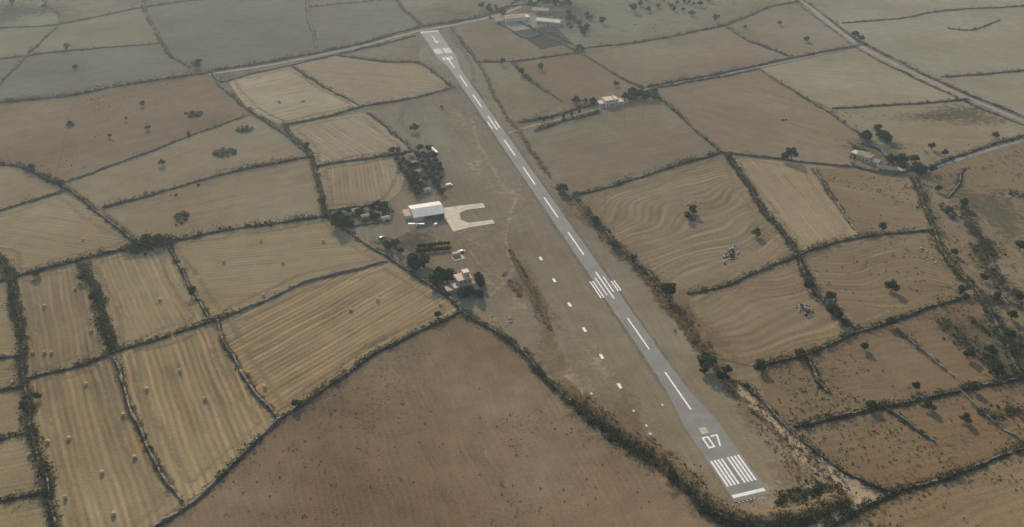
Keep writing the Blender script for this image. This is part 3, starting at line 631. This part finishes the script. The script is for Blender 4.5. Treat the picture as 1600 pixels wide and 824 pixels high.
bm=bmesh.new(); bmesh.ops.create_cone(bm,cap_ends=True,segments=20,radius1=.85,radius2=.85,depth=1.3)
bmesh.ops.bevel(bm,geom=[x for x in bm.edges if len(x.link_faces)==2 and x.calc_face_angle()>1],offset=.12,segments=2,affect='EDGES')
bmesh.ops.subdivide_edges(bm,edges=[x for x in bm.edges if x.calc_length()>1],cuts=5)
for v in bm.verts: v.co+=Vector((random.gauss(0,.02),random.gauss(0,.02),random.gauss(0,.02)))
bmesh.ops.rotate(bm,matrix=Matrix.Rotation(math.pi/2,3,'X'),verts=bm.verts)
BAL=bpy.data.meshes.new('hay_bale'); bm.to_mesh(BAL); bm.free(); BAL.materials.append(M_bale)
for p in [(408,377),(442,412),(412,463),(548,486),(505,378),(130,376),(143,519),(52,439),(281,581),(320,625),(414,607),(135,602),(108,687),(193,650),(211,716),(178,805),(103,779),(75,692),(47,713),(52,553),(70,553),(81,553),(118,453),(20,600),(388,585),(688,478),(590,470),(230,610),(160,740),(70,480),(250,470),(350,410)]:
    g=G(*p); obj('hay_bale',BAL,loc=(g[0],g[1],.92),rot=random.uniform(0,3.14),sc=1.12)

# ---------------------------------------------------------------- trees
for x,y,h in [(310,107,9),(105,79,7),(119,109,5),(224,166,5),(110,196,4),(232,203,4),(254,259,5),(172,215,3),(197,188,3),(648,206,7),(1042,466,10),(1235,252,11),(1225,252,7),(1105,578,9),(1128,598,7),(1187,578,6),(990,20,10),(940,38,8),(1117,34,8),(905,80,7),(1335,62,9),(1345,66,7),(930,350,6),(880,302,7),(874,300,5),(1164,45,4),(1218,40,5),(463,638,5),(685,498,5),(295,213,4),(535,360,9),(525,352,8),(548,358,6),(530,345,7),(505,320,6),(1082,335,7),(1075,345,6),(1182,370,6),(1378,360,6),(1100,585,5),(1250,558,5),(1135,585,5),(1390,510,6),(1350,548,5),(1508,660,5),(1520,612,5),(1500,460,6),(1592,392,7),(1505,325,7),(1555,470,6),(1575,530,6),(1262,455,6),(1300,490,6),(1392,455,7),(957,388,6),(988,412,6),(50,268,6),(300,462,6),(130,440,5),(172,545,5),(60,625,4),(1080,25,6),(962,135,5),(1140,250,5),(845,110,7),(815,118,7),(785,102,7),(690,170,3),(1455,235,6),(1475,245,6),(1555,215,5),(1260,66,6),(1590,470,6),(20,8,7),(70,15,6),(215,388,7),(230,384,8),(248,382,7),(1360,640,5),(1430,610,5),(1310,500,6),(1295,470,6),(95,294,6),(480,232,5),(1510,560,6),(1545,555,6),(1580,500,6),(1490,400,5),(1480,335,6),(60,432,5),(22,470,5),(38,640,5),(150,470,6),(165,510,5),(1465,300,5),(1535,440,5),(1560,585,6),(1450,640,5)]:
    tree(x,y,h,wide=random.uniform(.95,1.25))
def grove(cx,cy,sx,sy,n,h,name='olive_tree'):
    for i in range(n): tree(cx+random.uniform(-sx,sx),cy+random.uniform(-sy,sy),h*random.uniform(.7,1.2),name,random.uniform(.9,1.25))
grove(1000,155,24,5,14,7); grove(1365,218,22,9,14,7); grove(1410,258,25,9,16,6); grove(860,8,45,6,22,7); grove(905,40,22,16,16,6); grove(1440,268,15,6,8,6); grove(770,18,20,6,8,6); grove(1050,10,60,10,16,6)
grove(652,416,12,7,9,7); grove(690,440,14,7,10,7); grove(738,464,14,4,8,5.5); grove(748,445,4,8,4,6); grove(615,392,12,8,6,5)
grove(560,340,30,9,9,4.5); grove(915,165,20,5,5,5); grove(600,330,20,5,6,4.5)
for p in ((880,188),(893,185),(905,181),(850,194),(862,191)): tree(p[0],p[1],6,'cypress_tree',.45,0)
for i in range(11):
    for j in range(6):
        x=612+j*11.5+i*4.2+random.uniform(-2,2); y=240+i*6.6-j*.8+random.uniform(-1,1)
        if x<692 and not (abs(x-(644+(y-246)*.48))<7 and random.random()<.85): tree(x,y,4.8*random.uniform(.75,1.2),'orchard_tree',1.1)
for j in range(2):
    for i in range(10): tree(654+i*5.2,388-i*.5+j*8,2.9,'orchard_tree',1.2)
def thicket(px,rx,ry,h,n,rot=0,mat=M_hedge,name='shrub_thicket'):
    cx,cy=G(*px); q=rng.uniform(0,6.283,n); rr=np.sqrt(rng.uniform(0,1,n)); x=np.cos(q)*rr*rx; y=np.sin(q)*rr*ry
    X=cx+x*math.cos(rot)-y*math.sin(rot); Y=cy+x*math.sin(rot)+y*math.cos(rot); s=h*.5*(1.15-.6*rr)*rng.uniform(.7,1.2,n)
    V,t=leaves(np.stack([X,Y,s*.8],1),np.stack([s*1.1,s*1.1,s],1),34,.36); obj(name,leafmesh(name,V,t,mat))
thicket((303,180),8,6,3.5,36); thicket((383,203),7,6,3.5,34); thicket((352,240),9,8,3.8,48); thicket((283,342),5,9,3.5,30); thicket((110,196),3,3,3,8)
thicket((1140,402),3,10,2.2,14,-.5); thicket((1078,340),3,8,3,16); thicket((1258,486),4,6,2.2,12); thicket((1480,330),4,12,3,20); thicket((1340,235),5,10,3.5,20)
thicket((435,160),3,3,1.5,5); thicket((472,160),3,2,1.2,5); thicket((1225,188),3,2,1.5,5); thicket((1540,390),5,14,3,20); thicket((1590,540),8,14,3.5,30); thicket((1298,465),3,6,2.5,12); thicket((310,291),2,2,1.5,4); thicket((272,306),2,2,1.5,4)
def rocks(px,rx,ry,n,rot=0):
    cx,cy=G(*px); bm=bmesh.new()
    for i in range(n):
        q=random.uniform(0,6.28); rr=math.sqrt(random.random()); x=math.cos(q)*rr*rx; y=math.sin(q)*rr*ry
        m=Matrix.Translation((cx+x*math.cos(rot)-y*math.sin(rot),cy+x*math.sin(rot)+y*math.cos(rot),.3))@Matrix.Rotation(random.uniform(0,6),4,'Z')@Matrix.Diagonal((random.uniform(.5,1.4),random.uniform(.4,1),random.uniform(.3,.8),1))
        rr=bmesh.ops.create_icosphere(bm,subdivisions=1,radius=1,matrix=m)
        for v in rr['verts']: v.co+=Vector((random.gauss(0,.1),random.gauss(0,.1),random.gauss(0,.08)))
    me=bpy.data.meshes.new('rock_outcrop'); bm.to_mesh(me); bm.free(); me.materials.append(M_rock); obj('rock_outcrop',me)
rocks((1143,398),4,13,34,-.5); rocks((1258,486),5,7,26); rocks((1085,318),9,2.5,16,.3); rocks((1298,468),2,5,10); rocks((1450,400),3,10,14); rocks((1575,307),12,2,20); rocks((1585,272),4,4,12); rocks((800,500),3,3,6); rocks((1115,795),3,2,8)
def scatter(poly_px,n,size,mat=M_hedge,name='scattered_scrub'):
    P=np.array([G(*p) for p in poly_px]); lo=P.min(0);hi=P.max(0); pts=[]
    while len(pts)<n:
        x,y=rng.uniform(lo,hi); c=False; j=len(P)-1
        for i in range(len(P)):
            if (P[i][1]>y)!=(P[j][1]>y) and x<(P[j][0]-P[i][0])*(y-P[i][1])/(P[j][1]-P[i][1])+P[i][0]: c=not c
            j=i
        if c and (math.sin(x/19)+math.sin(y/23+1)+math.sin((x+y)/7)*.7+rng.normal(0,.6))>.4: pts.append((x,y))
    c=np.array(pts); s=size*np.exp(rng.normal(0,.55,n)); V,t=leaves(np.concatenate([c,(s*.5)[:,None]],1),np.stack([s,s,s*.7],1),14,.3); obj(name,leafmesh(name,V,t,mat))
scatter([(1180,580),(1500,470),(1590,590),(1240,665)],200,.6); scatter([(1250,675),(1600,600),(1700,660),(1390,765)],200,.6); scatter([(1440,285),(1700,200),(1700,560),(1590,580)],420,.9)
scatter([(1275,268),(1420,278),(1450,350),(1340,362)],90,.7); scatter([(1320,815),(1600,705),(1800,800),(1400,900)],170,.6); scatter([(1250,402),(1460,365),(1500,460),(1340,512)],90,.7)
scatter([(720,495),(440,660),(240,824),(1100,824),(850,600)],170,.3,M_dry); scatter([(0,170),(320,122),(380,178),(100,280),(0,255)],70,.4)
scatter([(1130,590),(1190,645),(1320,770),(1250,760),(1170,660)],200,.6,M_dry); scatter([(1050,470),(1085,520),(1140,590),(1110,560)],160,.7,M_dry)
scatter([(830,10),(1000,60),(1190,10),(1100,-10)],160,.8); scatter([(0,0),(90,0),(90,36),(0,44)],60,1.0); scatter([(1300,175),(1600,195),(1440,265)],60,.8)

# ---------------------------------------------------------------- haze, light, camera
bm=bmesh.new(); bmesh.ops.create_cube(bm,size=1); me=bpy.data.meshes.new('haze'); bm.to_mesh(me); bm.free()
t=NT('haze'); v=t.n('ShaderNodeVolumeScatter'); v.inputs['Color'].default_value=(.68,.87,1,1); v.inputs['Density'].default_value=.00014; v.inputs['Anisotropy'].default_value=.4; t.l(v.outputs[0],t.out.inputs['Volume'])
me.materials.append(t.m); obj('haze',me,loc=(0,1000,249),sc=(9000,9000,500))

el=math.radians(27); az=math.radians(-16)
sd=Vector((math.sin(az)*math.cos(el),math.cos(az)*math.cos(el),math.sin(el)))
sun=bpy.data.lights.new('sun','SUN'); sun.energy=5.0; sun.angle=math.radians(.5); sun.color=(1,.895,.73)
so=bpy.data.objects.new('sun',sun); C.objects.link(so); so.rotation_euler=(-sd).to_track_quat('-Z','Y').to_euler()
w=bpy.data.worlds.new('World'); bpy.context.scene.world=w; w.use_nodes=True; nt=w.node_tree
sk=nt.nodes.new('ShaderNodeTexSky'); sk.sky_type='NISHITA'; sk.sun_disc=False; sk.sun_elevation=el; sk.sun_rotation=az; sk.dust_density=1.6
bg=nt.nodes['Background']; bg.inputs[1].default_value=.12; nt.links.new(sk.outputs[0],bg.inputs[0])
cam=bpy.data.cameras.new('camera'); cam.sensor_width=36; cam.lens=36*F/1600; cam.clip_end=40000; cam.clip_start=1
co=bpy.data.objects.new('camera',cam); C.objects.link(co); co.location=(0,0,H); co.rotation_euler=(math.pi/2-TH,0,0)
sc=bpy.context.scene; sc.camera=co; sc.view_settings.view_transform='Standard'; sc.view_settings.look='None'; sc.view_settings.exposure=0
